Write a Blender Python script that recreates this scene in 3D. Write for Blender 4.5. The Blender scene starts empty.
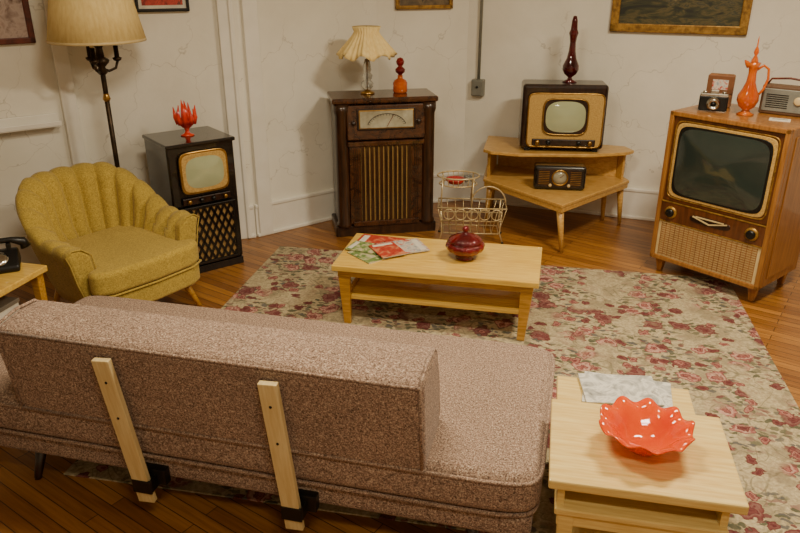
import bpy, bmesh, math, random
from mathutils import Vector, Matrix
random.seed(4)
S=bpy.context.scene
COL=S.collection
pi=math.pi
def lin(c):
    c=c/255.0
    return c/12.92 if c<=.04045 else ((c+.055)/1.055)**2.4
def C(r,g,b): return (lin(r),lin(g),lin(b),1)

# ---------------- materials ----------------
def newmat(name):
    m=bpy.data.materials.new(name); m.use_nodes=True
    nt=m.node_tree; b=nt.nodes["Principled BSDF"]
    return m,nt,b
def ramp(nt,fac,stops,interp='LINEAR'):
    r=nt.nodes.new("ShaderNodeValToRGB"); r.color_ramp.interpolation=interp
    e=r.color_ramp.elements
    while len(e)<len(stops): e.new(.5)
    for i,(p,c) in enumerate(stops): e[i].position=p; e[i].color=c
    nt.links.new(fac,r.inputs[0]); return r.outputs[0]
def mapping(nt,scale=(1,1,1),rot=(0,0,0),loc=(0,0,0)):
    tc=nt.nodes.new("ShaderNodeTexCoord"); mp=nt.nodes.new("ShaderNodeMapping")
    mp.inputs['Scale'].default_value=scale; mp.inputs['Rotation'].default_value=rot; mp.inputs['Location'].default_value=loc
    nt.links.new(tc.outputs['Object'],mp.inputs[0]); return mp.outputs[0]
def noise(nt,vec,scale,detail=4,rough=.5,dist=0):
    n=nt.nodes.new("ShaderNodeTexNoise"); n.inputs['Scale'].default_value=scale; n.inputs['Detail'].default_value=detail
    n.inputs['Roughness'].default_value=rough; n.inputs['Distortion'].default_value=dist
    nt.links.new(vec,n.inputs['Vector']); return n
def mix(nt,fac,a,b,mode='MIX'):
    m=nt.nodes.new("ShaderNodeMix"); m.data_type='RGBA'; m.blend_type=mode
    if hasattr(fac,'links') or hasattr(fac,'is_output'): nt.links.new(fac,m.inputs[0])
    else: m.inputs[0].default_value=fac
    for v,i in ((a,6),(b,7)):
        if isinstance(v,tuple): m.inputs[i].default_value=v
        else: nt.links.new(v,m.inputs[i])
    return m.outputs[2]
def math_(nt,op,a,b=None):
    m=nt.nodes.new("ShaderNodeMath"); m.operation=op
    for v,i in ((a,0),(b,1)):
        if v is None: continue
        if isinstance(v,(int,float)): m.inputs[i].default_value=v
        else: nt.links.new(v,m.inputs[i])
    return m.outputs[0]
def bumpn(nt,b,h,strength,dist=.01):
    n=nt.nodes.new("ShaderNodeBump"); n.inputs['Strength'].default_value=strength; n.inputs['Distance'].default_value=dist
    nt.links.new(h,n.inputs['Height']); nt.links.new(n.outputs[0],b.inputs['Normal'])
def M(name,col,col2=None,scale=20,stretch=(1,1,1),rough=.5,metal=0,trans=0,bump=0,detail=4,coat=0,lo=.35,hi=.65,dist=0,ior=1.45,bd=.01):
    m,nt,b=newmat(name)
    b.inputs['Base Color'].default_value=col; b.inputs['Roughness'].default_value=rough
    b.inputs['Metallic'].default_value=metal; b.inputs['Transmission Weight'].default_value=trans
    b.inputs['Coat Weight'].default_value=coat; b.inputs['IOR'].default_value=ior
    if col2 is None: col2=tuple(c*.82 for c in col[:3])+(1,)
    n=noise(nt,mapping(nt,stretch),scale,detail,.6,dist)
    nt.links.new(ramp(nt,n.outputs[0],[(lo,col2),(hi,col)]),b.inputs['Base Color'])
    if bump: bumpn(nt,b,n.outputs[0],bump,bd)
    return m
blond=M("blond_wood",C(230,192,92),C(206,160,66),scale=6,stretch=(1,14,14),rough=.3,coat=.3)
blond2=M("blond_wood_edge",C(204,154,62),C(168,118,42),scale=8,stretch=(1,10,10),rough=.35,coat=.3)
bleached=M("bleached_wood",C(232,206,134),C(212,178,102),scale=6,stretch=(1,14,14),rough=.3,coat=.3)
cornerw=M("corner_table_wood",C(210,168,94),C(184,136,64),scale=6,stretch=(3,14,14),rough=.32,coat=.3)
slatw=M("pine_wood",C(230,210,156),C(214,188,130),scale=8,stretch=(8,8,.8),rough=.5)
walnut=M("walnut",C(64,37,18),C(32,17,8),scale=5,stretch=(10,10,1),rough=.3,coat=.4)
walnutb=M("burl_walnut",C(86,50,24),C(40,21,10),scale=9,rough=.25,coat=.5,dist=2.5,detail=6)
darkw=M("dark_mahogany",C(44,22,14),C(24,12,8),scale=6,stretch=(8,8,1),rough=.28,coat=.5)
blackl=M("black_lacquer",C(24,20,18),C(13,11,10),scale=6,rough=.22,coat=.5)
tvwood=M("tv_oak_veneer",C(164,112,56),C(130,82,36),scale=5,stretch=(12,12,1),rough=.32,coat=.3)
tvframe=M("tv_dark_frame",C(104,58,28),C(78,42,18),scale=5,stretch=(10,10,1),rough=.3,coat=.3)
brass=M("aged_brass",C(190,150,80),C(140,104,50),scale=12,rough=.3,metal=.9)
gold=M("gilt",C(176,134,62),C(116,82,34),scale=30,rough=.4,metal=.5)
darkbr=M("dark_bronze",C(70,55,38),C(40,30,20),scale=15,rough=.4,metal=.7)
chrome=M("chrome",C(210,208,200),C(180,178,170),scale=8,rough=.18,metal=1)
cream=M("cream_plastic",C(214,192,142),C(198,174,122),scale=10,rough=.4)
black=M("black_plastic",C(20,19,18),C(12,12,12),scale=10,rough=.35)
whitewire=M("brass_white_wire",C(220,204,164),C(190,164,110),scale=30,rough=.3,metal=.4)
shade_m=M("lamp_shade_linen",C(240,216,150),C(228,200,132),scale=60,rough=.8,stretch=(1,1,.2))
screen_g=M("crt_glass_grey",C(48,58,52),C(40,48,44),scale=2,rough=.12,coat=.7)
screen_l=M("crt_glass_pale",C(176,182,146),C(160,166,130),scale=2,rough=.1,coat=1)
dialm=M("dial_glass",C(180,176,154),C(134,126,102),scale=6,rough=.15,coat=.6)
grillcloth=M("grille_cloth",C(164,130,76),C(124,94,50),scale=160,rough=.9,bump=.3)
goldcloth=M("gold_cloth",C(200,164,92),C(166,128,66),scale=120,rough=.7)
red_g=M("ruby_glass",C(160,6,14),C(92,2,8),scale=10,rough=.06,trans=.45,coat=.6)
dred_g=M("dark_ruby_glass",C(96,4,14),C(46,2,8),scale=10,rough=.06,trans=.3,coat=.8)
orange_g=M("orange_glass",C(255,96,0),C(244,72,0),scale=14,rough=.05,trans=.35,coat=.4,ior=1.4)
amber_g=M("amber_glass",C(232,116,4),C(206,84,0),scale=8,rough=.06,trans=.4,coat=.6)
oflame=M("flame_glass",C(250,70,6),C(214,28,4),scale=20,rough=.1,trans=.25,coat=.5)
clear_g=M("clear_glass",C(235,235,228),C(220,220,212),scale=8,rough=.04,trans=.85)
paper=M("paper",C(220,214,198),C(200,194,180),scale=10,rough=.6)
greymat=M("grey_metal",C(140,140,130),C(120,120,112),scale=10,rough=.45,metal=.3)

def fabric(name,cols,scale,bump=.6,lo=.62):
    m,nt,b=newmat(name); b.inputs['Roughness'].default_value=.95
    b.inputs['Sheen Weight'].default_value=.12
    v=mapping(nt)
    n=noise(nt,v,scale,3,.7); n2=noise(nt,v,scale*.45,2,.6); n3=noise(nt,v,3,3)
    c=ramp(nt,n.outputs[0],[(.34,cols[0]),(.45,cols[1]),(.56,cols[2]),(.68,cols[3])])
    d=ramp(nt,n2.outputs[0],[(.35,(lo,lo,lo,1)),(.6,(1.0,1.0,1.0,1))])
    e=ramp(nt,n3.outputs[0],[(.3,(.86,.86,.86,1)),(.7,(1,1,1,1))])
    nt.links.new(mix(nt,1.0,mix(nt,1.0,c,d,'MULTIPLY'),e,'MULTIPLY'),b.inputs['Base Color'])
    bumpn(nt,b,n.outputs[0],bump,.003); return m
sofa_m=fabric("mauve_tweed",[C(70,48,38),C(144,116,98),C(176,148,128),C(224,204,180)],190,.5,.66)
chair_m=fabric("mustard_weave",[C(148,122,42),C(182,154,60),C(192,164,70),C(208,182,90)],160,.3,.84)

def wallmat():
    m,nt,b=newmat("plaster_wall"); b.inputs['Roughness'].default_value=.7
    v=mapping(nt); n=noise(nt,v,1.6,4,.6); n2=noise(nt,v,14,6,.65)
    base=ramp(nt,n.outputs[0],[(.3,C(220,215,200)),(.7,C(236,232,220))])
    wob=noise(nt,v,2.5,4,.6)
    vm=nt.nodes.new("ShaderNodeVectorMath"); vm.operation='MULTIPLY_ADD'
    nt.links.new(wob.outputs['Color'],vm.inputs[0]); vm.inputs[1].default_value=(.5,.5,.5); nt.links.new(v,vm.inputs[2])
    vo=nt.nodes.new("ShaderNodeTexVoronoi"); vo.feature='DISTANCE_TO_EDGE'; vo.inputs['Scale'].default_value=1.9
    nt.links.new(vm.outputs[0],vo.inputs['Vector'])
    cr=ramp(nt,vo.outputs['Distance'],[(.0,(1,1,1,1)),(.006,(0,0,0,1))])
    patch=ramp(nt,noise(nt,v,.9,2).outputs[0],[(.44,(0,0,0,1)),(.54,(1,1,1,1))])
    f=math_(nt,'MULTIPLY',math_(nt,'MULTIPLY',cr,patch),.5)
    nt.links.new(mix(nt,f,base,C(156,146,128)),b.inputs['Base Color'])
    bumpn(nt,b,n2.outputs[0],.35,.006); return m
wall_m=wallmat()
ceil_m=M("ceiling_paint",C(228,224,214),C(222,216,204),scale=3,rough=.8)
trim_m=M("trim_gloss_paint",C(236,233,224),C(228,224,212),scale=4,rough=.35)

def floormat():
    m,nt,b=newmat("oak_strip_floor"); b.inputs['Roughness'].default_value=.36; b.inputs['Coat Weight'].default_value=.2
    b.inputs['Coat Roughness'].default_value=.25
    v=mapping(nt,rot=(0,0,math.radians(35)))
    br=nt.nodes.new("ShaderNodeTexBrick"); nt.links.new(v,br.inputs['Vector'])
    br.offset=.37; br.inputs['Scale'].default_value=1; br.inputs['Brick Width'].default_value=.9; br.inputs['Row Height'].default_value=.057
    br.inputs['Mortar Size'].default_value=.002; br.inputs['Mortar Smooth'].default_value=.2
    br.inputs['Color1'].default_value=C(176,120,54); br.inputs['Color2'].default_value=C(134,84,34); br.inputs['Mortar'].default_value=C(54,30,12)
    mp=nt.nodes.new("ShaderNodeMapping"); mp.inputs['Scale'].default_value=(2,40,1); nt.links.new(v,mp.inputs[0])
    n=noise(nt,mp.outputs[0],1.5,6,.6,.6)
    g=ramp(nt,n.outputs[0],[(.3,(.62,.56,.5,1)),(.6,(1,1,1,1))])
    nt.links.new(mix(nt,1.0,br.outputs[0],g,'MULTIPLY'),b.inputs['Base Color'])
    bumpn(nt,b,math_(nt,'SUBTRACT',1.0,br.outputs['Fac']),.3,.002); return m
floor_m=floormat()

def rugmat():
    m,nt,b=newmat("floral_wool_rug"); b.inputs['Roughness'].default_value=.95
    v=mapping(nt)
    w=noise(nt,v,11,4,.6)
    vm=nt.nodes.new("ShaderNodeVectorMath"); vm.operation='MULTIPLY_ADD'
    nt.links.new(w.outputs['Color'],vm.inputs[0]); vm.inputs[1].default_value=(.10,.10,0); nt.links.new(v,vm.inputs[2])
    wv=vm.outputs[0]
    base=ramp(nt,noise(nt,v,70,3,.7).outputs[0],[(.35,C(156,140,108)),(.65,C(196,180,144))])
    mt=ramp(nt,noise(nt,wv,7,3,.6).outputs[0],[(.52,(0,0,0,1)),(.60,(.6,.6,.6,1))])
    base=mix(nt,mt,base,C(134,120,94))
    def voro(scale,vec,feat='F1',rnd=1):
        o=nt.nodes.new("ShaderNodeTexVoronoi"); o.feature=feat; o.voronoi_dimensions='2D'
        o.inputs['Scale'].default_value=scale; o.inputs['Randomness'].default_value=rnd
        nt.links.new(vec,o.inputs['Vector']); return o
    cl=noise(nt,v,3.4,2,.5)
    clm=ramp(nt,cl.outputs[0],[(.42,(.10,.10,.10,1)),(.50,(1,1,1,1))])
    def leaves(scale,off,prev,amt):
        mpn=nt.nodes.new("ShaderNodeMapping"); mpn.inputs['Location'].default_value=(off,off*1.7,0); mpn.inputs['Rotation'].default_value=(0,0,off); mpn.inputs['Scale'].default_value=(1,1.8,1)
        nt.links.new(wv,mpn.inputs[0])
        lf=voro(scale,mpn.outputs[0])
        lm=ramp(nt,lf.outputs['Distance'],[(.28,(1,1,1,1)),(.36,(0,0,0,1))])
        s=nt.nodes.new("ShaderNodeSeparateColor"); nt.links.new(lf.outputs['Color'],s.inputs[0])
        lcol=ramp(nt,s.outputs[0],[(0,C(76,78,58)),(.3,C(104,100,76)),(.5,C(88,86,84)),(.7,C(138,106,92)),(.85,C(106,56,56))],'CONSTANT')
        lp=ramp(nt,s.outputs[1],[(.0,(.9,.9,.9,1)),(amt,(0,0,0,1))],'CONSTANT')
        return mix(nt,math_(nt,'MULTIPLY',math_(nt,'MULTIPLY',lm,lp),clm),prev,lcol)
    c1=leaves(15,1.3,base,.75)
    c1=leaves(20,4.1,c1,.6)
    st=noise(nt,v,5,2,.5,1.2)
    sm=ramp(nt,st.outputs[0],[(.485,(0,0,0,1)),(.495,(1,1,1,1)),(.505,(1,1,1,1)),(.515,(0,0,0,1))])
    c2=mix(nt,math_(nt,'MULTIPLY',sm,.6),c1,C(104,96,72))
    def roses(scale,off,rad,pick,cols,prev,cluster):
        mpn=nt.nodes.new("ShaderNodeMapping"); mpn.inputs['Location'].default_value=(off,off*2.1,0); nt.links.new(wv,mpn.inputs[0])
        o=voro(scale,mpn.outputs[0],rnd=.85)
        s=nt.nodes.new("ShaderNodeSeparateColor"); nt.links.new(o.outputs['Color'],s.inputs[0])
        pn=noise(nt,v,38,2,.5)
        dd=math_(nt,'ADD',o.outputs['Distance'],math_(nt,'MULTIPLY',math_(nt,'SUBTRACT',pn.outputs[0],.5),.42))
        mask=ramp(nt,dd,[(rad,(1,1,1,1)),(rad+.04,(0,0,0,1))])
        pk=ramp(nt,s.outputs[1],[(0,(1,1,1,1)),(pick,(0,0,0,1))],'CONSTANT')
        k=rad/.36
        pet=ramp(nt,dd,[(.0,cols[0]),(.09*k,cols[1]),(.15*k,cols[0]),(.22*k,cols[2]),(.30*k,cols[1]),(.36*k,cols[3])])
        alt=mix(nt,ramp(nt,s.outputs[2],[(0,(0,0,0,1)),(.5,(.7,.7,.7,1))],'CONSTANT'),pet,C(88,32,34))
        f=math_(nt,'MULTIPLY',mask,pk)
        if cluster: f=math_(nt,'MULTIPLY',f,clm)
        return mix(nt,f,prev,alt)
    c3=roses(7.4,0,.36,.52,[C(104,42,44),C(162,104,94),C(196,156,138),C(118,60,60)],c2,True)
    c4=roses(13,3.3,.32,.26,[C(98,40,42),C(146,86,78),C(172,124,110),C(92,40,42)],c3,False)
    nt.links.new(c4,b.inputs['Base Color'])
    bumpn(nt,b,noise(nt,v,300,2).outputs[0],.4,.003); return m
rug_m=rugmat()

def artmat(name,stops,scale,stretch=(1,1,1),dist=1.5):
    m,nt,b=newmat(name); b.inputs['Roughness'].default_value=.45
    n=noise(nt,mapping(nt,stretch),scale,6,.6,dist)
    nt.links.new(ramp(nt,n.outputs[0],stops),b.inputs['Base Color']); return m
art_land=artmat("landscape_painting",[(.36,C(22,26,14)),(.46,C(54,54,26)),(.53,C(92,80,42)),(.58,C(40,48,34)),(.66,C(120,104,66))],4,(1,1,3.2))
art_red=artmat("red_print",[(.3,C(120,20,16)),(.5,C(190,60,40)),(.6,C(60,40,30)),(.7,C(220,190,150))],14)
art_grey=artmat("faded_print",[(.3,C(150,120,110)),(.5,C(190,170,160)),(.7,C(110,80,70))],9)
art_dark=artmat("dark_print",[(.3,C(60,50,40)),(.6,C(120,100,70)),(.7,C(40,40,36))],9)
mag1=artmat("magazine_cover_red",[(.3,C(160,40,30)),(.48,C(176,56,38)),(.6,C(206,136,96)),(.7,C(116,26,20))],9)
mag2=artmat("magazine_cover_green",[(.3,C(60,90,50)),(.45,C(110,134,70)),(.58,C(200,190,150)),(.68,C(60,70,90))],14)
mag3=artmat("magazine_cover_grey",[(.3,C(110,110,106)),(.45,C(180,178,170)),(.55,C(222,218,206)),(.7,C(140,136,130))],12)
mag4=artmat("magazine_cover_blue",[(.3,C(60,90,130)),(.5,C(204,196,180)),(.62,C(180,60,40))],16)
ashm=M("red_ceramic",C(180,24,26),rough=.2,coat=.5)

# ---------------- mesh helpers ----------------
def root(name,loc,rz=0):
    e=bpy.data.objects.new(name,None); e.empty_display_size=.1
    e.location=loc; e.rotation_euler=(0,0,math.radians(rz)); COL.objects.link(e); return e
def obj(name,verts,faces,mat,parent=None,smooth=False,loc=(0,0,0),rot=(0,0,0)):
    me=bpy.data.meshes.new(name); me.from_pydata([tuple(v) for v in verts],[],faces)
    bm=bmesh.new(); bm.from_mesh(me); bmesh.ops.recalc_face_normals(bm,faces=bm.faces); bm.to_mesh(me); bm.free()
    if mat: me.materials.append(mat)
    for p in me.polygons: p.use_smooth=smooth
    o=bpy.data.objects.new(name,me); COL.objects.link(o); o.location=loc; o.rotation_euler=rot
    if parent: o.parent=parent
    return o
def bev(o,w,seg=3,soft=False):
    m=o.modifiers.new("bevel",'BEVEL'); m.width=w; m.segments=seg; m.limit_method='ANGLE'; m.angle_limit=math.radians(35)
    if soft:
        for p in o.data.polygons: p.use_smooth=True
        n=o.modifiers.new("wn",'WEIGHTED_NORMAL'); n.keep_sharp=False
    return o
def box(p,name,c,s,mat,b=.004,rot=(0,0,0),seg=2,soft=False,top=None):
    x,y,z=s[0]/2,s[1]/2,s[2]/2
    tx,ty=(x,y) if top is None else (top[0]/2,top[1]/2)
    v=[(-x,-y,-z),(x,-y,-z),(x,y,-z),(-x,y,-z),(-tx,-ty,z),(tx,-ty,z),(tx,ty,z),(-tx,ty,z)]
    f=[(0,3,2,1),(4,5,6,7),(0,1,5,4),(1,2,6,5),(2,3,7,6),(3,0,4,7)]
    o=obj(name,v,f,mat,p,loc=c,rot=rot)
    if b: bev(o,b,seg,soft)
    return o
def prism(p,name,pts,z0,z1,mat,b=.004,seg=2,soft=False,loc=(0,0,0),rot=(0,0,0)):
    n=len(pts)
    v=[(x,y,z0) for x,y in pts]+[(x,y,z1) for x,y in pts]
    f=[tuple(range(n))[::-1],tuple(range(n,2*n))]+[(i,(i+1)%n,n+(i+1)%n,n+i) for i in range(n)]
    o=obj(name,v,f,mat,p,loc=loc,rot=rot)
    if b: bev(o,b,seg,soft)
    return o
def prismX(p,name,yz,x0,x1,mat,b=.004,seg=2,soft=False):
    n=len(yz)
    v=[(x0,y,z) for y,z in yz]+[(x1,y,z) for y,z in yz]
    f=[tuple(range(n))[::-1],tuple(range(n,2*n))]+[(i,(i+1)%n,n+(i+1)%n,n+i) for i in range(n)]
    o=obj(name,v,f,mat,p)
    if b: bev(o,b,seg,soft)
    return o
def lathe(p,name,prof,mat,loc=(0,0,0),seg=40,fn=None,rot=(0,0,0),sc=(1,1)):
    v=[];f=[];n=len(prof)
    for i,(r,z) in enumerate(prof):
        for j in range(seg):
            a=2*pi*j/seg; rr,zz=(r,z) if fn is None else fn(r,z,a,i/(n-1))
            v.append((rr*math.cos(a)*sc[0],rr*math.sin(a)*sc[1],zz))
    for i in range(n-1):
        for j in range(seg):
            k=(j+1)%seg; f.append((i*seg+j,i*seg+k,(i+1)*seg+k,(i+1)*seg+j))
    if prof[0][0]>1e-5: f.append(tuple(range(seg))[::-1])
    if prof[-1][0]>1e-5 and prof[-1]!=prof[0]: f.append(tuple((n-1)*seg+j for j in range(seg)))
    o=obj(name,v,f,mat,p,True,loc,rot)
    return o
def tube(p,name,pts,r,mat,cyc=False,seg=8,loc=(0,0,0),rot=(0,0,0)):
    pts=[Vector(q) for q in pts]; n=len(pts)
    rs=r if isinstance(r,(list,tuple)) else [r]*n
    v=[];f=[]
    up=Vector((0,0,1)); prev=None
    for i in range(n):
        a=pts[(i-1)%n] if (cyc or i>0) else pts[i]
        b=pts[(i+1)%n] if (cyc or i<n-1) else pts[i]
        t=(b-a).normalized()
        if prev is None:
            ref=up if abs(t.z)<.9 else Vector((1,0,0)); nn=(ref-t*ref.dot(t)).normalized()
        else:
            nn=(prev-t*prev.dot(t)); nn=nn.normalized() if nn.length>1e-6 else prev
        prev=nn; bb=t.cross(nn)
        for j in range(seg):
            an=2*pi*j/seg; v.append(pts[i]+(nn*math.cos(an)+bb*math.sin(an))*rs[i])
    for i in range(n if cyc else n-1):
        k=(i+1)%n
        for j in range(seg):
            l=(j+1)%seg; f.append((i*seg+j,i*seg+l,k*seg+l,k*seg+j))
    if not cyc: f+= [tuple(range(seg))[::-1],tuple((n-1)*seg+j for j in range(seg))]
    return obj(name,v,f,mat,p,True,loc,rot)
def rrect(w,h,e=5,n=48):
    o=[]
    for i in range(n):
        a=2*pi*i/n; c,s=math.cos(a),math.sin(a)
        x=math.copysign(abs(c)**(2/e),c)*w/2; y=math.copysign(abs(s)**(2/e),s)*h/2
        o.append((x,y))
    return o
def plateY(p,name,c,w,h,d,mat,e=5,b=.003,n=48):
    pts=rrect(w,h,e,n)
    v=[(x,-d/2,z) for x,z in pts]+[(x,d/2,z) for x,z in pts]; m=len(pts)
    f=[tuple(range(m)),tuple(range(m,2*m))]+[(i,(i+1)%m,m+(i+1)%m,m+i) for i in range(m)]
    o=obj(name,v,f,mat,p,loc=c)
    if b: bev(o,b,2)
    return o
def domeY(p,name,c,w,h,bulge,mat,e=4,n=48,rings=8):
    pts=rrect(w,h,e,n); v=[(0,-bulge,0)]; f=[]
    for k in range(1,rings+1):
        r=k/rings
        for x,z in pts: v.append((x*r,-bulge*(1-r*r),z*r))
    for j in range(n): f.append((0,1+j,1+(j+1)%n))
    for k in range(rings-1):
        for j in range(n):
            l=(j+1)%n; f.append((1+k*n+j,1+(k+1)*n+j,1+(k+1)*n+l,1+k*n+l))
    return obj(name,v,f,mat,p,True,c)
def ringY(p,name,c,w,h,r,mat,e=5,n=48):
    return tube(p,name,[(x,0,z) for x,z in rrect(w,h,e,n)],r,mat,True,8,c)
def knob(p,name,c,r,d,mat):
    return lathe(p,name,[(0,0),(r,0),(r*.95,d*.7),(r*.7,d),(0,d)],mat,c,20,rot=(pi/2,0,0))
def bars(p,name,segs,w,d,mat,y):
    v=[];f=[]
    for (a,b) in segs:
        a=Vector(a);b=Vector(b);t=(b-a).normalized();n=Vector((-t.y,t.x))*w/2
        k=len(v)
        for yy in (y,y+d):
            for q in (a-n,b-n,b+n,a+n): v.append((q.x,yy,q.y))
        f+=[(k,k+1,k+2,k+3),(k+4,k+7,k+6,k+5)]+[(k+i,k+4+i,k+4+(i+1)%4,k+(i+1)%4) for i in range(4)]
    return obj(name,v,f,mat,p)
def diag(x0,x1,z0,z1,step,slope):
    out=[]
    h=(z1-z0)/slope
    for sgn in (1,-1):
        s=x0-h
        while s<x1+h:
            xa,za,xb,zb=s,z0,s+sgn*h,z1
            def at(x): return z0+(x-s)/(xb-s)*(z1-z0)
            a=[xa,za];b=[xb,zb]
            lo,hi=(a,b) if xa<xb else (b,a)
            if hi[0]<=x0 or lo[0]>=x1: s+=step; continue
            if lo[0]<x0: lo[1]=at(x0); lo[0]=x0
            if hi[0]>x1: hi[1]=at(x1); hi[0]=x1
            if abs(hi[0]-lo[0])>.004: out.append((tuple(lo),tuple(hi)))
            s+=step
    return out

# ---------------- room ----------------
HC=2.95
corners=[(-4.3,3.02),(-2.07,4.71),(-1.08,5.062),(-.168,5.754),(.5375,5.973),(4.3,4.576),(4.3,-1.6),(-4.3,-1.6)]
names=["wall_left","wall_back_left","wall_back","wall_corner","wall_right","wall_east","wall_rear","wall_west"]
for i,nm in enumerate(names):
    a=Vector(corners[i]); b=Vector(corners[(i+1)%8])
    d=(b-a).normalized(); n=Vector((-d.y,d.x)); L=(b-a).length
    mid=(a+b)/2+n*.06
    w=box(None,nm,(mid.x,mid.y,HC/2),(L+.10,.12,HC),wall_m,0,rot=(0,0,math.atan2(d.y,d.x)))
    mid=(a+b)/2-n*.011
    r=root("baseboard_"+nm[5:],(mid.x,mid.y,0),math.degrees(math.atan2(d.y,d.x)))
    l=L-.004
    box(r,"board",(0,0,.11),(l,.022,.22),trim_m,.002)
    box(r,"cap",(0,-.004,.235),(l,.030,.03),trim_m,.008)
    box(r,"shoe",(0,-.018,.0125),(l,.02,.025),trim_m,.006)
fl=prism(None,"floor",[(-4.4,-1.7),(4.4,-1.7),(4.4,6.2),(-4.4,6.2)],-.1,0,floor_m,0)
ce=prism(None,"ceiling",[(-4.4,-1.7),(4.4,-1.7),(4.4,6.2),(-4.4,6.2)],HC,HC+.1,ceil_m,0)
def wallroot(name,x,a,b,z,off=0.0):
    A=Vector(corners[a]);B=Vector(corners[b]);d=(B-A).normalized();n=Vector((-d.y,d.x))
    t=(x-A.x)/d.x; P=A+d*t-n*off
    return root(name,(P.x,P.y,z),math.degrees(math.atan2(d.y,d.x)))
r=wallroot("trim_1",-1.16,1,2,0,.02); box(r,"casing",(0,0,HC/2),(.10,.04,HC-.01),trim_m,.006); box(r,"bead",(.03,-.025,HC/2),(.02,.02,HC-.01),trim_m,.006)
r=wallroot("trim_2",-1.02,2,3,0,.02); box(r,"casing",(0,0,HC/2),(.11,.04,HC-.01),trim_m,.006)
r=wallroot("trim_3",-2.13,0,1,0,.02); box(r,"casing",(0,0,HC/2),(.09,.04,HC-.01),trim_m,.006)
r=wallroot("chalk_ledge",-2.83,0,1,.945,.048)
box(r,"tray",(0,0,0),(1.6,.085,.018),trim_m,.004); box(r,"lip",(0,-.04,.012),(1.6,.012,.03),trim_m,.004); box(r,"backing",(0,.035,.03),(1.6,.02,.07),trim_m,.004)
r=wallroot("electrical_box",.64,4,5,0,.03)
box(r,"box",(0,0,.96),(.10,.06,.13),greymat,.006); box(r,"cover",(0,-.033,.96),(.085,.008,.115),greymat,.003)
tube(r,"conduit",[(0,.005,1.02),(0,.005,HC-.02)],.012,greymat); knob(r,"switch",(0,-.036,.97),.01,.015,black)
def picture(name,x,a,b,zb,w,h,fm,am,fw=.04,mat2=None):
    r=wallroot(name,x,a,b,zb+h/2,.018)
    box(r,"canvas",(0,.006,0),(w-fw,.012,h-fw),am,0)
    if mat2:
        box(r,"mat_board",(0,.005,0),(w-fw*1.2,.018,h-fw*1.2),mat2,0); box(r,"print",(0,.0,0),(w-fw*4,.014,h-fw*4),am,0)
    for nm,c,s in (("frame_top",(0,0,h/2-fw/2),(w,.034,fw)),("frame_bottom",(0,0,-h/2+fw/2),(w,.034,fw)),
                   ("frame_left",(-w/2+fw/2,0,0),(fw,.034,h)),("frame_right",(w/2-fw/2,0,0),(fw,.034,h))):
        box(r,nm,c,s,fm,.006)
    return r
framebr=M("brown_frame",C(110,50,34),C(70,30,20),scale=20,rough=.4)
picture("framed_picture",-2.43,0,1,1.44,.50,.52,framebr,art_grey,.035)
picture("framed_picture",-1.524,1,2,1.60,.33,.40,black,art_red,.02,paper)
picture("framed_picture",.18,3,4,1.56,.46,.36,gold,art_dark,.03)
r=picture("framed_painting",1.99,4,5,1.42,.93,.62,gold,art_land,.06)

# ---------------- rug ----------------
RT=.008
a=math.radians(-11); ux=Vector((math.cos(a),math.sin(a))); uy=Vector((-ux.y,ux.x))
ctr=Vector((-.864,4.836))+ux*1.52-uy*1.275
r=box(None,"area_rug",(ctr.x,ctr.y,RT/2),(3.04,2.55,RT),rug_m,.003,rot=(0,0,a))

# ---------------- sofa ----------------
r=root("sofa",(-.541,2.464,0),-14)
box(r,"base",(0,0,.225),(2.19,.86,.10),sofa_m,.03,seg=4,soft=True)
sp=rrect(2.23,.90,16,112)
prism(r,"seat_cushion",sp,.272,.432,sofa_m,.05,6,True)
def welt(z,w,d,nm):
    tube(r,nm,[(x,y,z) for x,y in rrect(w,d,16,112)],.007,sofa_m,True)
welt(.279,2.215,.885,"seat_welt")
welt(.405,2.225,.895,"seat_top_welt")
bc=prismX(r,"back_cushion",[(-.458,.402),(-.482,.60),(-.505,.755),(-.385,.774),(-.265,.765),(-.215,.60),(-.19,.42)],-.745,.752,sofa_m,.03,5,True)
for i,x in enumerate((-.735,.742)):
    tube(r,"back_welt_%d"%i,[(x,-.456,.42),(x,-.478,.60),(x,-.499,.735),(x,-.475,.762),(x,-.385,.776),(x,-.295,.768),(x,-.268,.745),(x,-.213,.60),(x,-.195,.45)],.006,sofa_m)
tube(r,"back_welt_top",[(-.735,-.499,.745),(.742,-.499,.745)],.006,sofa_m)
tube(r,"back_welt_bottom",[(-.735,-.458,.415),(.742,-.458,.415)],.006,sofa_m)
for i,(xt,xb) in enumerate(((-.312,-.262),(.270,.305))):
    p0=Vector((xb,-.475,.105)); p1=Vector((xt,-.523,.71)); mid=(p0+p1)/2; dz=p1-p0
    box(r,"back_slat_%d"%i,mid,(.064,.022,dz.length),slatw,.003,rot=(math.atan2(-dz.y,dz.z),math.atan2(dz.x,dz.z),0))
    for k,t in enumerate((.86,.62)):
        q=p0+dz*t; knob(r,"screw_%d_%d"%(i,k),(q.x,q.y-.010,q.z),.005,.004,black)
    x=xb
    box(r,"bracket_%d"%i,(x+.015,-.445,.205),(.12,.034,.065),black,.003)
    box(r,"bracket_clip_%d"%i,(x-.002,-.492,.18),(.075,.010,.055),black,.003)
    box(r,"bracket_side_%d"%i,(x+.037,-.472,.19),(.006,.045,.055),black,.002)
for i,(x,y,z) in enumerate(((-.80,-.33,0),(.88,-.33,0),(-.88,.33,RT),(.88,.33,RT))):
    sx=math.copysign(.04,x); sy=math.copysign(.03,y)
    tube(r,"leg_%d"%i,[(x,y,.19),(x+sx,y+sy,z+.012),(x+sx,y+sy,z)],[.026,.015,.016],darkw,seg=14)

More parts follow.
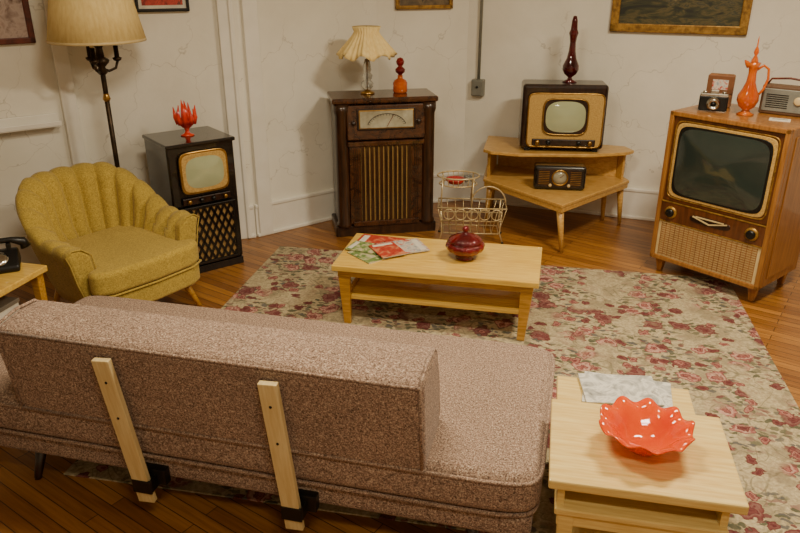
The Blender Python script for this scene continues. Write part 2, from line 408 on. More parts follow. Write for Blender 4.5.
# ---------------- armchair ----------------
r=root("tub_armchair",(-1.655,3.85,0),52)
def chair_shell():
    pts=[]; N=216
    hw,ry,yf=.375,.37,-.24
    straight=.26; arc=pi*.37
    tot=2*straight+arc
    for i in range(N+1):
        s=tot*i/N
        if s<straight: x,y=hw,yf+s; nx,ny=1,0
        elif s<straight+arc:
            t=(s-straight)/arc*pi; x,y=hw*math.cos(t),yf+straight+ry*math.sin(t); nx,ny=math.cos(t),math.sin(t)
        else: x,y=-hw,yf+straight-(s-straight-arc); nx,ny=-1,0
        u=i/N
        back=min(1,max(0,(u-.10)/.30)) if u<.5 else min(1,max(0,(.90-u)/.30))
        back=back*back*(3-2*back)
        ch=abs(math.sin(pi*u*15))**.6
        top=.53+.24*back+.018*ch
        pts.append((x,y,nx,ny,top,back,ch))
    verts=[];faces=[]
    M_=15
    for (x,y,nx,ny,top,back,ch) in pts:
        lean=.03+.05*back; inn=.070+.036*ch+.01
        sec=[(-.06,.17),(-.035,.24),(-.01,.34),(lean*.4,.45),(lean*.8,top-.07),(lean,top-.025),(lean-.015,top-.004),(lean-.045,top),
             (lean-.075,top-.008),(lean-inn-.012,top-.035),(lean*.85-inn-.02,top-.09),(lean*.4-inn-.02,.46),(-inn-.03,.38),(-inn-.04,.28),(-inn-.04,.17)]
        for o,z in sec: verts.append((x+nx*o,y+ny*o,z))
    for i in range(len(pts)-1):
        for j in range(M_):
            l=(j+1)%M_; faces.append((i*M_+j,i*M_+l,(i+1)*M_+l,(i+1)*M_+j))
    faces.append(tuple(range(M_))); k=(len(pts)-1)*M_; faces.append(tuple(k+j for j in range(M_)))
    return obj("channel_back",verts,faces,chair_m,r,True)
chair_shell()
for sx in (1,-1):
    pts=[(sx*(.375+o),z) for o,z in [(-.062,.17),(-.03,.25),(.0,.36),(.02,.47),(.035,.52),(.0,.545),(-.05,.54),(-.10,.50),(-.115,.40),(-.12,.17)]]
    v=[(x,-.285,z) for x,z in pts]+[(x,-.225,z) for x,z in pts]; n=len(pts)
    f=[tuple(range(n)),tuple(range(n,2*n))]+[(i,(i+1)%n,n+(i+1)%n,n+i) for i in range(n)]
    o=obj("arm_front_%d"%(sx+1),v,f,chair_m,r); bev(o,.02,4,True)
    tube(r,"arm_welt_%d"%(sx+1),[(x,-.284,z) for x,z in pts],.004,chair_m)
seat=[(-.265,.24),(-.265,-.27),(-.33,-.30),(-.335,-.36),(-.25,-.405),(0,-.42),(.25,-.405),(.335,-.36),(.33,-.30),(.265,-.27),(.265,.24)]
prism(r,"seat_cushion",seat,.285,.42,chair_m,.045,5,True)
prism(r,"seat_rail",[(x*.98,y*.985) for x,y in seat],.17,.285,chair_m,.02,4,True)
tube(r,"seat_welt",[(x,y,.287) for x,y in seat[1:-1]],.006,chair_m)
for i,(x,y) in enumerate(((-.24,-.28),(.24,-.28),(-.22,.22),(.22,.22))):
    tube(r,"leg_%d"%i,[(x,y,.19),(x*1.25,y*1.25,.0)],[.024,.013],blond2,seg=14)

# ---------------- coffee table ----------------
CT=.37
r=root("coffee_table",(.226,3.759,RT),-12.2)
z=CT-RT
box(r,"top",(0,0,z-.0175),(1.12,.525,.035),blond,.006)
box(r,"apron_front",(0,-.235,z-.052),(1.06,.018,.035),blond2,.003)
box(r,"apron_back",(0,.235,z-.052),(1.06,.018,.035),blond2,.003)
for i,(sx,sy) in enumerate(((-1,-1),(1,-1),(-1,1),(1,1))):
    x0,x1=sx*.535,sx*.505
    w0,w1=.07,.04
    v=[]
    for zz,xo,w in ((z-.035,x0,w0),(0,x1,w1)):
        xa,xb=xo,xo-sx*w
        for (xx,yy) in ((xa,sy*.235),(xb,sy*.235),(xb,sy*.205),(xa,sy*.205)): v.append((xx,yy,zz))
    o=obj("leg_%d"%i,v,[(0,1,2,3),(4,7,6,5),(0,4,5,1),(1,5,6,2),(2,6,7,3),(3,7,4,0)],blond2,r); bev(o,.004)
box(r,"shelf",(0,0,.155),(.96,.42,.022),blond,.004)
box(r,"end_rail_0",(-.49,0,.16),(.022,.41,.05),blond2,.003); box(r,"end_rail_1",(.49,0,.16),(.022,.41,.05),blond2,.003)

def magazine(name,x,y,z,w,h,rz,m,t=.006):
    r=root(name,(x,y,z),rz)
    box(r,"pages",(0,0,t*.45),(w*.985,h*.985,t*.9),paper,0)
    box(r,"cover",(0,0,t),(w,h,.0014),m,0)
    box(r,"spine",(-w/2,0,t/2),(.002,h,t),m,0)
    if m is not mag3: box(r,"masthead",(0,h*.38,t+.0011),(w*.8,h*.13,.0008),paper,0)
    return r
magazine("magazine",-.12,3.95,CT,.22,.28,72,mag1)
magazine("magazine",-.13,3.80,CT,.21,.27,-52,mag2)
magazine("magazine",.01,3.86,CT+.0085,.20,.27,-70,mag4)
magazine("magazine",-.07,3.80,CT+.0170,.15,.20,25,mag1)
magazine("magazine",-.20,3.86,CT+.0085,.14,.19,66,mag2)

r=root("candy_jar",(.362,3.73,CT),0)
def lob(rr,z,a,t): return (rr*(1+.03*math.cos(14*a)*(1 if .06<rr else 0)),z)
lathe(r,"bowl",[(0,0),(.05,0),(.052,.008),(.035,.016),(.06,.028),(.095,.05),(.108,.072),(.103,.09),(.090,.098),(0,.098)],red_g,fn=lob,seg=84)
lathe(r,"lid",[(.092,.098),(.094,.106),(.080,.122),(.050,.140),(.022,.148),(.012,.156),(.019,.166),(.018,.178),(.008,.188),(0,.19)],red_g,seg=84,fn=lob)

# ---------------- near end table ----------------
def step_table(name,loc,rz,mt,lz=(0,0,RT,RT),hi=.50,lo=.40):
    r=root(name,loc,rz)
    box(r,"upper_top",(0,0,hi-.016),(.55,.44,.032),mt,.005)
    box(r,"lower_top",(-.006,.1625,lo-.012),(.49,.765,.024),mt,.005)
    box(r,"riser_left",(-.235,.0,(hi-.032+lo)/2),(.022,.40,hi-.032-lo),mt,.002)
    box(r,"riser_right",(.225,.0,(hi-.032+lo)/2),(.022,.40,hi-.032-lo),mt,.002)
    box(r,"apron_left",(-.232,.16,lo-.045),(.02,.74,.045),mt,.002); box(r,"apron_right",(.222,.16,lo-.045),(.02,.74,.045),mt,.002)
    box(r,"apron_front",(0,-.20,lo-.045),(.45,.02,.045),mt,.002); box(r,"apron_back",(0,.525,lo-.045),(.45,.02,.045),mt,.002)
    for i,(x,y) in enumerate(((-.215,-.19),(.205,-.19),(-.215,.51),(.205,.51))):
        z0=lz[i]; zt=lo-.024
        box(r,"leg_%d"%i,(x,y,(z0+zt)/2),(.028,.028,zt-z0),mt,.004,top=(.05,.045))
    box(r,"floor_shelf",(0,.16,.13),(.41,.70,.018),mt,.003)
    return r
step_table("end_table",(.751,1.855,0),-12,bleached)
magazine("magazine",.855,2.31,.40,.32,.22,-16,mag3)
magazine("magazine",.83,2.32,.4085,.28,.20,-4,mag3)
r=root("ruffled_glass_bowl",(.758,1.85,.50),0)
def ruf(rr,z,a,t):
    k=max(0,(rr-.05)/.09); k=k*k
    return (rr*(1+.035*k*math.cos(10*a)), z+.010*k*math.cos(10*a+.6)+.003*k*math.cos(3*a))
prof=[(0,0),(.045,0),(.048,.006),(.060,.014),(.078,.034),(.095,.056),(.112,.072),(.136,.084),(.141,.086),(.138,.089),(.110,.0765),(.091,.060),(.074,.039),(.055,.019),(.04,.012),(.0,.011)]
lathe(r,"bowl",prof,orange_g,fn=ruf,seg=160)

# left side table
a=math.radians(-14)
step=root("side_table",(-1.765-.27*math.cos(a)+.30*math.sin(a),3.318+.27*abs(math.sin(a))-.30*math.cos(a),0),-14)
box(step,"top",(0,0,.484),(.54,.60,.032),blond,.005)
box(step,"shelf",(0,0,.24),(.47,.52,.024),blond,.004)
for i,(x,y) in enumerate(((-.23,-.26),(.23,-.26),(-.23,.26),(.23,.26))):
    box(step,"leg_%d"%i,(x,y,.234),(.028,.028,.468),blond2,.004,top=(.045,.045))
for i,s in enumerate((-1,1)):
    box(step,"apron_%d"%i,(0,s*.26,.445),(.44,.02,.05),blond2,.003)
sx,sy=step.location.x,step.location.y
bx=root("paper_box",(sx+.06,sy+.0,.252),-14)
box(bx,"box",(0,0,.06),(.3,.24,.12),paper,.003); box(bx,"lid",(0,0,.125),(.31,.25,.02),M("lid_grey",C(120,110,96),rough=.6),.003)
ph=root("rotary_telephone",(-1.97,3.28,.50),25)
prismX(ph,"body",[(-.09,0),(.09,0),(.09,.02),(.05,.085),(.0,.085),(-.09,.03)],-.085,.085,black,.012,4,True)
lathe(ph,"dial",[(0,0),(.042,0),(.042,.006),(.02,.008),(0,.008)],chrome,(0,-.047,.062),rot=(math.radians(31),0,0))
tube(ph,"handset",[(-.12,.03,.085),(-.11,.03,.115),(-.06,.03,.13),(.06,.03,.13),(.11,.03,.115),(.12,.03,.085)],[.026,.024,.014,.014,.024,.026],black,seg=14)
box(ph,"cradle_l",(-.045,.03,.10),(.02,.05,.035),black,.004); box(ph,"cradle_r",(.045,.03,.10),(.02,.05,.035),black,.004)

# ---------------- floor lamp ----------------
r=root("floor_lamp",(-1.80,4.47,0),0)
lathe(r,"base",[(0,0),(.125,0),(.13,.012),(.115,.03),(.06,.045),(.03,.07),(.018,.10),(.018,.11),(0,.11)],darkbr)
tube(r,"pole",[(0,0,.1),(0,0,1.32)],.015,darkbr,seg=14)
lathe(r,"collar",[(.012,1.10),(.024,1.12),(.018,1.14),(.013,1.16)],brass)
lathe(r,"collar_top",[(.013,1.26),(.032,1.28),(.02,1.31),(.045,1.335),(.05,1.35),(.025,1.37),(.02,1.42),(.03,1.44),(0,1.45)],darkbr)
for i in range(3):
    an=2*pi*i/3+.5; c,s=math.cos(an),math.sin(an)
    tube(r,"arm_%d"%i,[(0,0,1.30),(c*.04,s*.04,1.285),(c*.08,s*.08,1.30),(c*.095,s*.095,1.34)],.008,darkbr)
    lathe(r,"cup_%d"%i,[(0,1.335),(.022,1.345),(.028,1.36),(.014,1.365),(.014,1.43),(0,1.43)],darkbr,(c*.095,s*.095,0),seg=16)
    lathe(r,"bulb_%d"%i,[(.0,1.43),(.012,1.435),(.018,1.47),(.008,1.5),(0,1.505)],cream,(c*.095,s*.095,0),seg=16)
def pl(rr,z,a,t): return (rr*(1+.004*math.cos(60*a)),z)
lathe(r,"shade",[(.272,1.465),(.276,1.465),(.205,1.81),(.201,1.81),(.272,1.465)],shade_m,fn=pl,seg=120)
lathe(r,"shade_trim",[(.271,1.460),(.279,1.460),(.277,1.476),(.269,1.476),(.271,1.460)],cream,seg=64)
for i in range(3):
    an=2*pi*i/3; tube(r,"spider_%d"%i,[(0,0,1.79),(math.cos(an)*.204,math.sin(an)*.204,1.80)],.003,brass)
tube(r,"harp",[(0,0,1.44),(0,0,1.81)],.005,brass)

# ---------------- black console television ----------------
th=37.3; fl_=(-1.41,4.28)
W=.44;D=.41;H=.87
r=root("console_television",(fl_[0]+math.cos(math.radians(th))*W/2,fl_[1]+math.sin(math.radians(th))*W/2,0),th)
box(r,"plinth",(0,D/2,.025),(W-.01,D-.01,.05),blackl,.004)
box(r,"cabinet",(0,D/2+.008,.455),(W,D-.016,.81),blackl,.012,seg=3)
box(r,"top_board",(0,D/2,H-.0125),(W+.015,D+.01,.025),blackl,.008,seg=3)
plateY(r,"bezel",(0,-.002,.68),.32,.27,.02,brass,6)
plateY(r,"mask",(0,-.012,.68),.295,.245,.01,goldcloth,6)
domeY(r,"screen",(0,-.017,.68),.25,.20,.018,screen_l,3.2)
box(r,"control_panel",(0,0,.50),(.32,.015,.045),darkw,.004)
for i,x in enumerate((-.12,-.04,.04,.12)): knob(r,"knob_%d"%i,(x,-.007,.50),.015,.02,black if i%3 else brass)
plateY(r,"grille_cloth",(0,.002,.265),.35,.38,.012,grillcloth,20)
bars(r,"lattice",diag(-.165,.165,.085,.445,.045,2.0),.015,.012,blackl,-.012)
for nm,c,s in (("rim_l",(-.175,-.006,.265),(.02,.02,.39)),("rim_r",(.175,-.006,.265),(.02,.02,.39)),("rim_t",(0,-.006,.455),(.37,.02,.02)),("rim_b",(0,-.006,.075),(.37,.02,.02))):
    box(r,nm,c,s,blackl,.005)
cx=Vector((math.cos(math.radians(th)),math.sin(math.radians(th)))); cy=Vector((-cx.y,cx.x))
P=Vector(fl_)+cx*.22+cy*.21
v=root("flame_glass_vase",(P.x,P.y,H),0)
lathe(v,"foot",[(0,0),(.042,0),(.044,.006),(.02,.014),(.012,.03),(.016,.042),(.02,.05),(0,.05)],oflame,seg=28)
lathe(v,"cup",[(0,.045),(.025,.05),(.05,.075),(.058,.10),(.052,.10),(.04,.075),(0,.055)],oflame,seg=28)
for i in range(9):
    an=2*pi*i/9; c,s=math.cos(an),math.sin(an); hh=.17+.045*((i*5)%4)/3
    tube(v,"flame_%d"%i,[(c*.045,s*.045,.08),(c*.062,s*.062,.12),(c*(.05+.02*(i%2)),s*(.05+.02*(i%2)),hh)],[.02,.015,.002],oflame,seg=8)
tube(v,"flame_core",[(0,0,.06),(.01,0,.13),(0,0,.22)],[.03,.018,.002],oflame)

# ---------------- walnut console radio ----------------
RX,RY=-.10,5.10
r=root("console_radio",(RX,RY,0),11)
W=.74;D=.34;H=1.02
box(r,"plinth",(0,D/2,.04),(W+.02,D,.08),walnut,.01,seg=3)
box(r,"cabinet",(0,D/2+.015,.53),(W-.03,D-.03,.90),walnut,.02,seg=4)
box(r,"top_board",(0,D/2,H-.02),(W+.02,D+.02,.04),walnutb,.014,seg=4)
for i,x in enumerate((-1,1)):
    lathe(r,"pilaster_%d"%i,[(0,.08),(.058,.08),(.058,.10),(.049,.115),(.049,.90),(.058,.93),(.058,.978),(0,.978)],walnut,(x*(W/2-.058),.03,0),seg=24)
    bars(r,"inner_stile_%d"%i,[((x*.226,.10),(x*.226,.68))],.08,.02,walnutb,-.004)
    for k in range(3): bars(r,"flute_%d_%d"%(i,k),[((x*(.208+.014*k),.12),(x*(.208+.014*k),.66))],.004,.006,darkw,-.008)
box(r,"grille_recess",(0,.012,.40),(.38,.02,.58),grillcloth,0)
sl=[-.17+.034*i for i in range(11)]
bars(r,"grille_slats",[((x,.115),(x,.68)) for x in sl],.021,.02,walnut,-.012)
bars(r,"grille_gold_slats",[((x+.013,.115),(x+.013,.68)) for x in sl[:-1]],.003,.014,goldcloth,-.008)
box(r,"rail_bottom",(0,.0,.10),(.50,.03,.04),walnutb,.006); box(r,"rail_mid",(0,-.004,.70),(.56,.036,.04),walnutb,.01,seg=3)
box(r,"dial_panel",(0,.0,.85),(.56,.04,.24),walnutb,.008,rot=(math.radians(-7),0,0))
box(r,"dial_bezel",(0,-.018,.873),(.42,.02,.150),darkw,.006,rot=(math.radians(-7),0,0))
box(r,"dial_trim",(0,-.024,.874),(.395,.014,.130),brass,.004,rot=(math.radians(-7),0,0))
box(r,"dial",(0,-.029,.874),(.38,.012,.115),dialm,.003,rot=(math.radians(-7),0,0))
dg=root("dial_marks",(0,-.036,.874),0); dg.parent=r; dg.rotation_euler=(math.radians(-7),0,0)
arc=[(.14*math.cos(t),-.055+.095*math.sin(t)) for t in [pi*(.08+.84*k/16) for k in range(17)]]
bars(dg,"scale_arc",[(arc[k],arc[k+1]) for k in range(16)],.004,.002,darkw,-.001)
bars(dg,"scale_ticks",[(arc[k],(arc[k][0]*.86,-.055+(arc[k][1]+.055)*.86)) for k in range(17)],.0025,.002,darkw,-.001)
bars(dg,"pointer",[((0,-.05),(.05,.03))],.003,.002,red_g,-.002)
bars(r,"dial_buttons",[((-.14+.034*i,.765),(-.118+.034*i,.765)) for i in range(9)],.016,.012,cream,-.020)
for i,x in enumerate((-.235,.235)):
    knob(r,"knob_%d"%i,(x,-.018,.85),.018,.022,darkw)
cx=Vector((math.cos(math.radians(11)),math.sin(math.radians(11)))); cy=Vector((-cx.y,cx.x))
P=Vector((RX,RY))+cx*(-.10)+cy*.19
v=root("table_lamp",(P.x,P.y,H),0)
lathe(v,"foot",[(0,0),(.05,0),(.052,.01),(.03,.018),(.016,.03),(0,.03)],brass,seg=28)
lathe(v,"crystal_column",[(0,.025),(.024,.03),(.042,.05),(.044,.075),(.026,.095),(.034,.11),(.038,.13),(.022,.15),(.030,.165),(.026,.20),(.016,.24),(0,.24)],clear_g,seg=16)
tube(v,"stem",[(0,0,.02),(0,0,.43)],.005,brass)
def rf(rr,z,a,t):
    k=1-t
    return (rr*(1+.035*math.cos(30*a)+.08*k*k*math.cos(8*a)),z+.02*k*k*math.cos(8*a+1))
lathe(v,"ruffled_shade",[(.195,.265),(.178,.295),(.14,.345),(.098,.40),(.085,.425),(.098,.46)],shade_m,fn=rf,seg=180)
lathe(v,"finial",[(0,.43),(.008,.432),(.012,.445),(.005,.46),(0,.465)],brass,seg=14)
for i in range(3):
    an=2*pi*i/3; tube(v,"shade_spoke_%d"%i,[(0,0,.42),(math.cos(an)*.083,math.sin(an)*.083,.422)],.002,brass)
P=Vector((RX,RY))+cx*(.14)+cy*.19
v=root("glass_decanter",(P.x,P.y,H),0)
lathe(v,"bottle",[(0,0),(.045,0),(.052,.01),(.052,.07),(.042,.088),(.02,.10),(.018,.118),(.022,.122),(0,.122)],amber_g,seg=32)
lathe(v,"stopper",[(0,.115),(.015,.12),(.015,.13),(.034,.145),(.036,.165),(.022,.178),(.014,.185),(.026,.20),(.03,.218),(.02,.24),(0,.247)],red_g,seg=32)

# ---------------- wire rack ----------------
r=root("wire_magazine_rack",(.50,5.02,0),-4)
wr=.005
def rect(z,x0,x1,y0,y1,nm,rr=wr):
    tube(r,nm,[(x0,y0,z),(x1,y0,z),(x1,y1,z),(x0,y1,z)],rr,whitewire,True,6)
rect(.07,-.18,.22,-.09,.09,"basket_floor"); rect(.27,-.22,.27,-.12,.11,"basket_rim",.006); rect(.17,-.20,.245,-.105,.10,"basket_mid")
for i in range(9):
    t=i/8; xb=-.18+.40*t; xt=-.22+.49*t
    for s,(yb,yt) in enumerate(((-.09,-.12),(.09,.11))):
        tube(r,"upright_%d_%d"%(i,s),[(xb,yb,.07),(xt,yt,.27)],.0028,whitewire,seg=5)
    tube(r,"floor_wire_%d"%i,[(xb,-.09,.07),(xb,.09,.07)],.0028,whitewire,seg=5)
for i,(x,y) in enumerate(((-.2,-.1),(.24,-.1),(-.2,.1),(.24,.1))):
    tube(r,"leg_%d"%i,[(x,y,.27),(x*.95,y*.95,.08),(x*1.05,y*1.1,.006)],.0055,whitewire,seg=6)
    lathe(r,"foot_%d"%i,[(0,0),(.008,.002),(.010,.009),(.006,.016),(0,.018)],black,(x*1.05,y*1.1,0),seg=12)
def oval(z,cx_,rx,ry,nm,rr): tube(r,nm,[(cx_+rx*math.cos(2*pi*k/36),ry*math.sin(2*pi*k/36),z) for k in range(36)],rr,whitewire,True,6)
oval(.48,-.08,.15,.115,"tray_ring",.006); oval(.42,-.08,.135,.10,"tray_floor_ring",.005)
for i in range(7):
    t=-.75+1.5*i/6; x=-.08+.135*t; y=.10*math.sqrt(1-t*t); X=-.08+.15*t; Y=.115*math.sqrt(1-t*t)
    tube(r,"tray_wire_%d"%i,[(X,-Y,.48),(x,-y,.42),(x,y,.42),(X,Y,.48)],.0025,whitewire,seg=5)
for i,(x,y) in enumerate(((-.19,-.08),(.03,-.08),(-.19,.08),(.03,.08))):
    tube(r,"post_%d"%i,[(x,y,.48),(x-.01,y*1.35,.27)],.0055,whitewire,seg=6)
for i in range(5):
    cxx=-.14+.085*i
    tube(r,"scroll_%d"%i,[(cxx+.038*math.cos(2*pi*k/20),-.125,.225+.038*math.sin(2*pi*k/20)) for k in range(20)],.0038,whitewire,True,5)
hp=[(.145+.125*math.cos(pi*k/14),0,.27+.13*math.sin(pi*k/14)) for k in range(15)]
tube(r,"handle",hp,.005,whitewire,seg=6); tube(r,"handle_bar",[(.02,-.12,.27),(.02,.11,.27)],.004,whitewire,seg=6); tube(r,"handle_bar_2",[(.27,-.12,.27),(.27,.11,.27)],.004,whitewire,seg=6)
v=root("ashtray",(.40,5.025,.424),0)
lathe(v,"dish",[(0,0),(.05,0),(.055,.006),(.075,.03),(.072,.032),(.05,.01),(0,.008)],ashm,seg=32)
v2=root("glass_bowl",(.492,5.03,.424),0)
lathe(v2,"bowl",[(0,0),(.02,0),(.024,.006),(.032,.05),(.030,.05),(.022,.01),(0,.008)],clear_g,seg=24)

# ---------------- corner step table ----------------
r=root("corner_table",(0,0,0),0)
Lw=[(.64,5.36),(1.11,4.70),(1.75,5.31),(1.73,5.44),(.72,5.815)]
prism(r,"lower_top",Lw,.335,.36,cornerw,.005)
prism(r,"lower_edge",[(x*.985+.0175,y*.99+.052) for x,y in Lw],.30,.335,cornerw,.003)
Up=[(.63,5.36),(.68,5.29),(.88,5.22),(1.42,5.20),(1.69,5.26),(1.76,5.32),(1.73,5.45),(.72,5.825)]
prism(r,"upper_top",Up,.565,.59,cornerw,.005)
prism(r,"riser_left",[(.67,5.40),(.69,5.38),(.79,5.75),(.77,5.77)],.36,.565,cornerw,.002)
prism(r,"riser_right",[(1.69,5.33),(1.71,5.34),(1.69,5.43),(1.67,5.43)],.36,.565,cornerw,.002)
prism(r,"riser_back",[(.80,5.74),(1.67,5.41),(1.675,5.43),(.805,5.765)],.36,.565,cornerw,.002)
for i,(x,y,bx_,by) in enumerate(((.70,5.38,.68,5.38),(1.11,4.76,1.14,4.72),(1.69,5.33,1.72,5.33),(.78,5.73,.76,5.74),(1.60,5.42,1.61,5.42))):
    tube(r,"leg_%d"%i,[(x,y,.335),(bx_,by,0)],[.028,.014],cornerw,seg=12)

# ---------------- table-top television ----------------
W=.61;D=.28;H=.49
r=root("tabletop_television",(1.195,5.255,.59),-6)
box(r,"cabinet",(0,D/2+.01,.02+(H-.02)/2),(W,D-.02,H-.02),darkw,.025,seg=4)
for i,(x,y) in enumerate(((-.25,.05),(.25,.05),(-.25,.24),(.25,.24))): box(r,"foot_%d"%i,(x,y,.012),(.04,.04,.024),black,.003)
plateY(r,"face",(0.01,.006,.235),W-.07,H-.10,.016,goldcloth,12)
ringY(r,"face_trim",(0.01,.0,.235),W-.07,H-.10,.006,brass,12)
plateY(r,"bezel",(0.01,-.005,.265),.33,.27,.018,darkw,5)
ringY(r,"bezel_trim",(0.01,-.014,.265),.32,.26,.005,brass,5)
domeY(r,"screen",(0.01,-.015,.265),.285,.225,.022,screen_l,3.0)
box(r,"control_strip",(0.01,-.003,.075),(.46,.016,.05),darkw,.006)
for i,x in enumerate((-.18,-.10,.12,.20)): knob(r,"knob_%d"%i,(x,-.011,.075),.018,.02,brass if i in(0,3) else black)
v=root("red_decanter",(1.245,5.40,.59+H),0)
lathe(v,"body",[(0,0),(.05,0),(.055,.006),(.02,.02),(.014,.035),(.045,.06),(.06,.09),(.058,.12),(.035,.17),(.025,.22),(.021,.28),(.027,.32),(.034,.345),(.024,.37),(.020,.43),(.012,.46),(0,.462)],dred_g,seg=36)

r=root("table_radio",(1.155,5.04,.36),-8)
W=.37;D=.13;H=.18
box(r,"cabinet",(0,D/2,.006+(H-.006)/2),(W,D,H-.006),blackl,.022,seg=4)
for i,(x,y) in enumerate(((-.14,.03),(.14,.03),(-.14,.1),(.14,.1))): box(r,"foot_%d"%i,(x,y,.005),(.03,.02,.010),black,.002)
plateY(r,"face",(0,-.001,.095),.32,.135,.01,darkw,8)
lathe(r,"dial_ring",[(.052,0),(.06,0),(.06,.008),(.052,.010),(.048,.004),(.052,0)],brass,(.0,-.004,.098),rot=(pi/2,0,0),seg=32)
lathe(r,"dial_face",[(0,0),(.05,0),(.05,.003),(0,.003)],dialm,(.0,-.004,.098),rot=(pi/2,0,0),seg=32)
bars(r,"dial_needle",[((0,.098),(.03,.125))],.003,.002,red_g,-.010)
bars(r,"louvres",[((-.15,.05+.013*i),(-.075,.05+.013*i)) for i in range(8)]+[((.075,.05+.013*i),(.15,.05+.013*i)) for i in range(8)],.004,.006,brass,-.009)
for i,x in enumerate((-.055,.055)): knob(r,"knob_%d"%i,(x*1.2,-.006,.042),.012,.016,cream)

# ---------------- large console television ----------------
W=.72;D=.50;Z0=.10;H=1.06
TX,TY,TR=1.895,4.150,-50
r=root("television_set",(TX,TY,0),TR)
box(r,"cabinet",(0,D/2+.012,(Z0+H)/2),(W,D-.012,H-Z0),tvwood,.008,seg=3)
box(r,"side_panel",(W/2+.003,D/2+.02,.58),(.006,D-.1,.85),tvwood,.003)
for nm,c,s in (("frame_left",(-W/2+.014,0,(Z0+H)/2),(.028,.036,H-Z0)),("frame_right",(W/2-.014,0,(Z0+H)/2),(.028,.036,H-Z0)),
               ("frame_top",(0,0,H-.014),(W,.036,.028)),("frame_bottom",(0,0,Z0+.014),(W,.036,.028))):
    box(r,nm,c,s,tvwood,.005)
box(r,"screen_surround",(0,.008,.765),(W-.056,.02,.53),tvframe,.003)
ringY(r,"surround_trim",(0,-.002,.765),W-.095,.485,.005,gold,14,72)
plateY(r,"mask",(0,-.002,.765),W-.11,.47,.012,goldcloth,12,n=72)
plateY(r,"inner_mask",(0,-.007,.765),W-.145,.44,.008,black,9,n=72)
domeY(r,"screen",(0,-.010,.765),W-.165,.422,.035,screen_g,6.5,72)
box(r,"control_panel",(0,.0,.43),(W-.056,.022,.125),tvframe,.004)
box(r,"control_trim_t",(0,-.008,.495),(W-.056,.012,.008),gold,.002); box(r,"control_trim_b",(0,-.008,.366),(W-.056,.012,.008),gold,.002)
for i,x in enumerate((-.26,.26)):
    knob(r,"dial_%d"%i,(x,-.010,.43),.042,.012,gold); knob(r,"dial_cap_%d"%i,(x,-.02,.43),.028,.018,black)
plateY(r,"emblem_plate",(0,-.012,.43),.26,.05,.006,darkw,3)
bars(r,"emblem",[((-.11,.445),(0,.417)),((0,.417),(.11,.445)),((-.09,.447),(.09,.447))],.007,.006,cream,-.02)
box(r,"speaker_cloth",(0,.004,.245),(W-.056,.02,.235),cream,.002)
sg=[((-.31,.145+.0145*i),(.31,.145+.0145*i)) for i in range(15)]
bars(r,"speaker_slats",sg,.0035,.006,tvwood,-.010)
bars(r,"speaker_mullions",[((x,.135),(x,.355)) for x in [-.31+.031*i for i in range(21)]],.003,.006,tvwood,-.0085)
for i,(x,y) in enumerate(((-.31,.05),(.31,.05),(-.31,.44),(.31,.44))):
    box(r,"leg_%d"%i,(x,y,Z0/2),(.03,.03,Z0),tvwood,.004,top=(.055,.055))
cx=Vector((math.cos(math.radians(TR)),math.sin(math.radians(TR)))); cy=Vector((-cx.y,cx.x))
def ontv(x,y):
    P=Vector((TX,TY))+cx*x+cy*y; return (P.x,P.y,H)
v=root("film_camera",ontv(-.185,.15),-22)
v.scale=(1.2,1.2,1.2)
box(v,"body",(0,0,.04),(.135,.04,.08),black,.008,seg=3); box(v,"top_plate",(0,0,.083),(.13,.038,.016),chrome,.005); box(v,"base_plate",(0,0,.005),(.13,.038,.01),chrome,.003)
box(v,"viewfinder",(0,-.002,.098),(.04,.032,.02),chrome,.004)
lathe(v,"lens",[(0,0),(.032,0),(.032,.012),(.026,.014),(.026,.03),(.02,.03),(.014,.022),(0,.022)],chrome,(0,-.018,.042),rot=(pi/2,0,0),seg=28)
lathe(v,"lens_glass",[(0,.023),(.016,.022),(.0,.0225)],black,(0,-.018,.042),rot=(pi/2,0,0),seg=24)
lathe(v,"dial",[(0,.09),(.01,.09),(.01,.1),(0,.1)],chrome,(.045,0,0),seg=16); lathe(v,"winder",[(0,.09),(.01,.09),(.01,.1),(0,.1)],chrome,(-.045,0,0),seg=16)
v=root("leather_camera_case",ontv(-.24,.32),-30)
box(v,"case",(0,0,.10),(.15,.06,.20),M("tan_leather",C(150,100,60),C(110,70,40),scale=30,rough=.5),.012,seg=3)
box(v,"flap",(0,-.032,.14),(.152,.008,.11),M("brown_leather",C(120,74,42),rough=.5),.004)
box(v,"label",(0,-.037,.14),(.09,.003,.06),mag4,0)
v=root("glass_pitcher",ontv(-.005,.20),-8)
lathe(v,"body",[(0,0),(.045,0),(.05,.006),(.026,.018),(.02,.03),(.045,.05),(.060,.085),(.058,.115),(.040,.15),(.026,.19),(.022,.24),(.026,.275),(.038,.30),(.030,.30),(.018,.265),(.0,.25)],amber_g,seg=32)
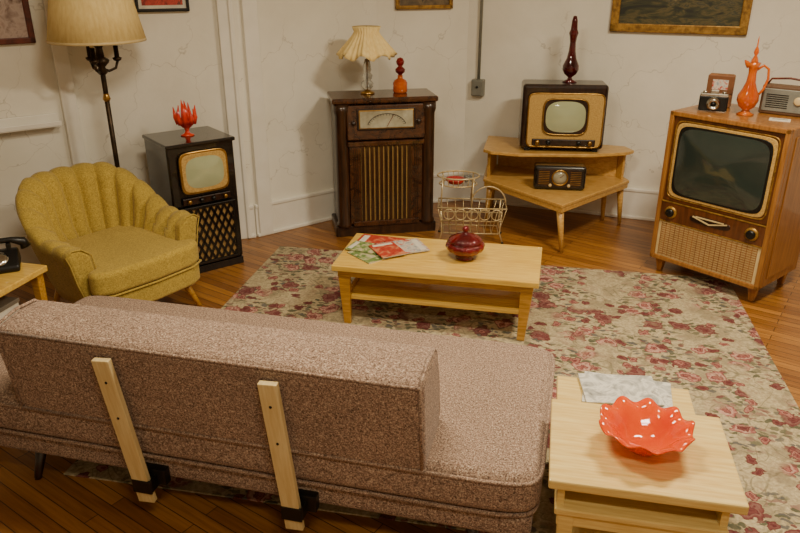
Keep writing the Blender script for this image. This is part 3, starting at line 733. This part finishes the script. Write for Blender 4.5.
tube(v,"handle",[(.022,0,.26),(.055,0,.285),(.085,0,.265),(.092,0,.21),(.076,0,.15),(.052,0,.115)],.0075,amber_g)
tube(v,"spout",[(-.024,0,.28),(-.04,0,.298),(-.054,0,.312)],[.018,.013,.004],amber_g)
lathe(v,"stopper",[(0,.27),(.014,.285),(.020,.31),(.014,.325),(.007,.34),(.014,.355),(.012,.37),(.004,.39),(.003,.43),(.0,.45)],amber_g,seg=24)
v=root("paper_card",ontv(.20,.20),-30); box(v,"card",(0,0,.002),(.11,.07,.004),paper,0); box(v,"print",(0,0,.0045),(.08,.008,.001),black,0)
v=root("portable_radio",ontv(.14,.38),-40)
box(v,"case",(0,0,.085),(.27,.08,.17),M("brown_case",C(100,72,50),rough=.5),.012,seg=3); box(v,"face",(0,-.041,.085),(.24,.008,.13),greymat,.004)
bars(v,"grille",[((-.10,.045+.012*i),(.02,.045+.012*i)) for i in range(7)],.004,.004,black,-.048)
knob(v,"tuner",(.075,-.045,.09),.025,.012,cream); tube(v,"strap",[(-.12,0,.165),(-.10,0,.20),(0,0,.21),(.10,0,.20),(.12,0,.165)],.006,framebr)

# ---------------- ceiling lights ----------------
def fixture(x,y,rz,e):
    r=root("ceiling_light",(x,y,HC),rz)
    box(r,"housing",(0,0,-.03),(1.25,.34,.06),trim_m,.006)
    l=bpy.data.lights.new("lamp","AREA"); l.shape='RECTANGLE'; l.size=.7; l.size_y=.2; l.energy=e; l.color=(1,.87,.64)
    o=bpy.data.objects.new("lamp",l); COL.objects.link(o); o.parent=r; o.location=(0,0,-.065)
fixture(-.3,2.3,0,54); fixture(1.7,2.9,0,92); fixture(.3,.1,0,34)
w=bpy.data.worlds.new("World"); S.world=w; w.use_nodes=True
w.node_tree.nodes["Background"].inputs[0].default_value=(1,.9,.75,1); w.node_tree.nodes["Background"].inputs[1].default_value=.3

cam=bpy.data.cameras.new("Camera"); cam.lens=32.4; cam.sensor_width=36; cam.clip_start=.05
co=bpy.data.objects.new("Camera",cam); COL.objects.link(co); co.location=(0,0,1.9); co.rotation_euler=(math.radians(67),0,0)
S.camera=co
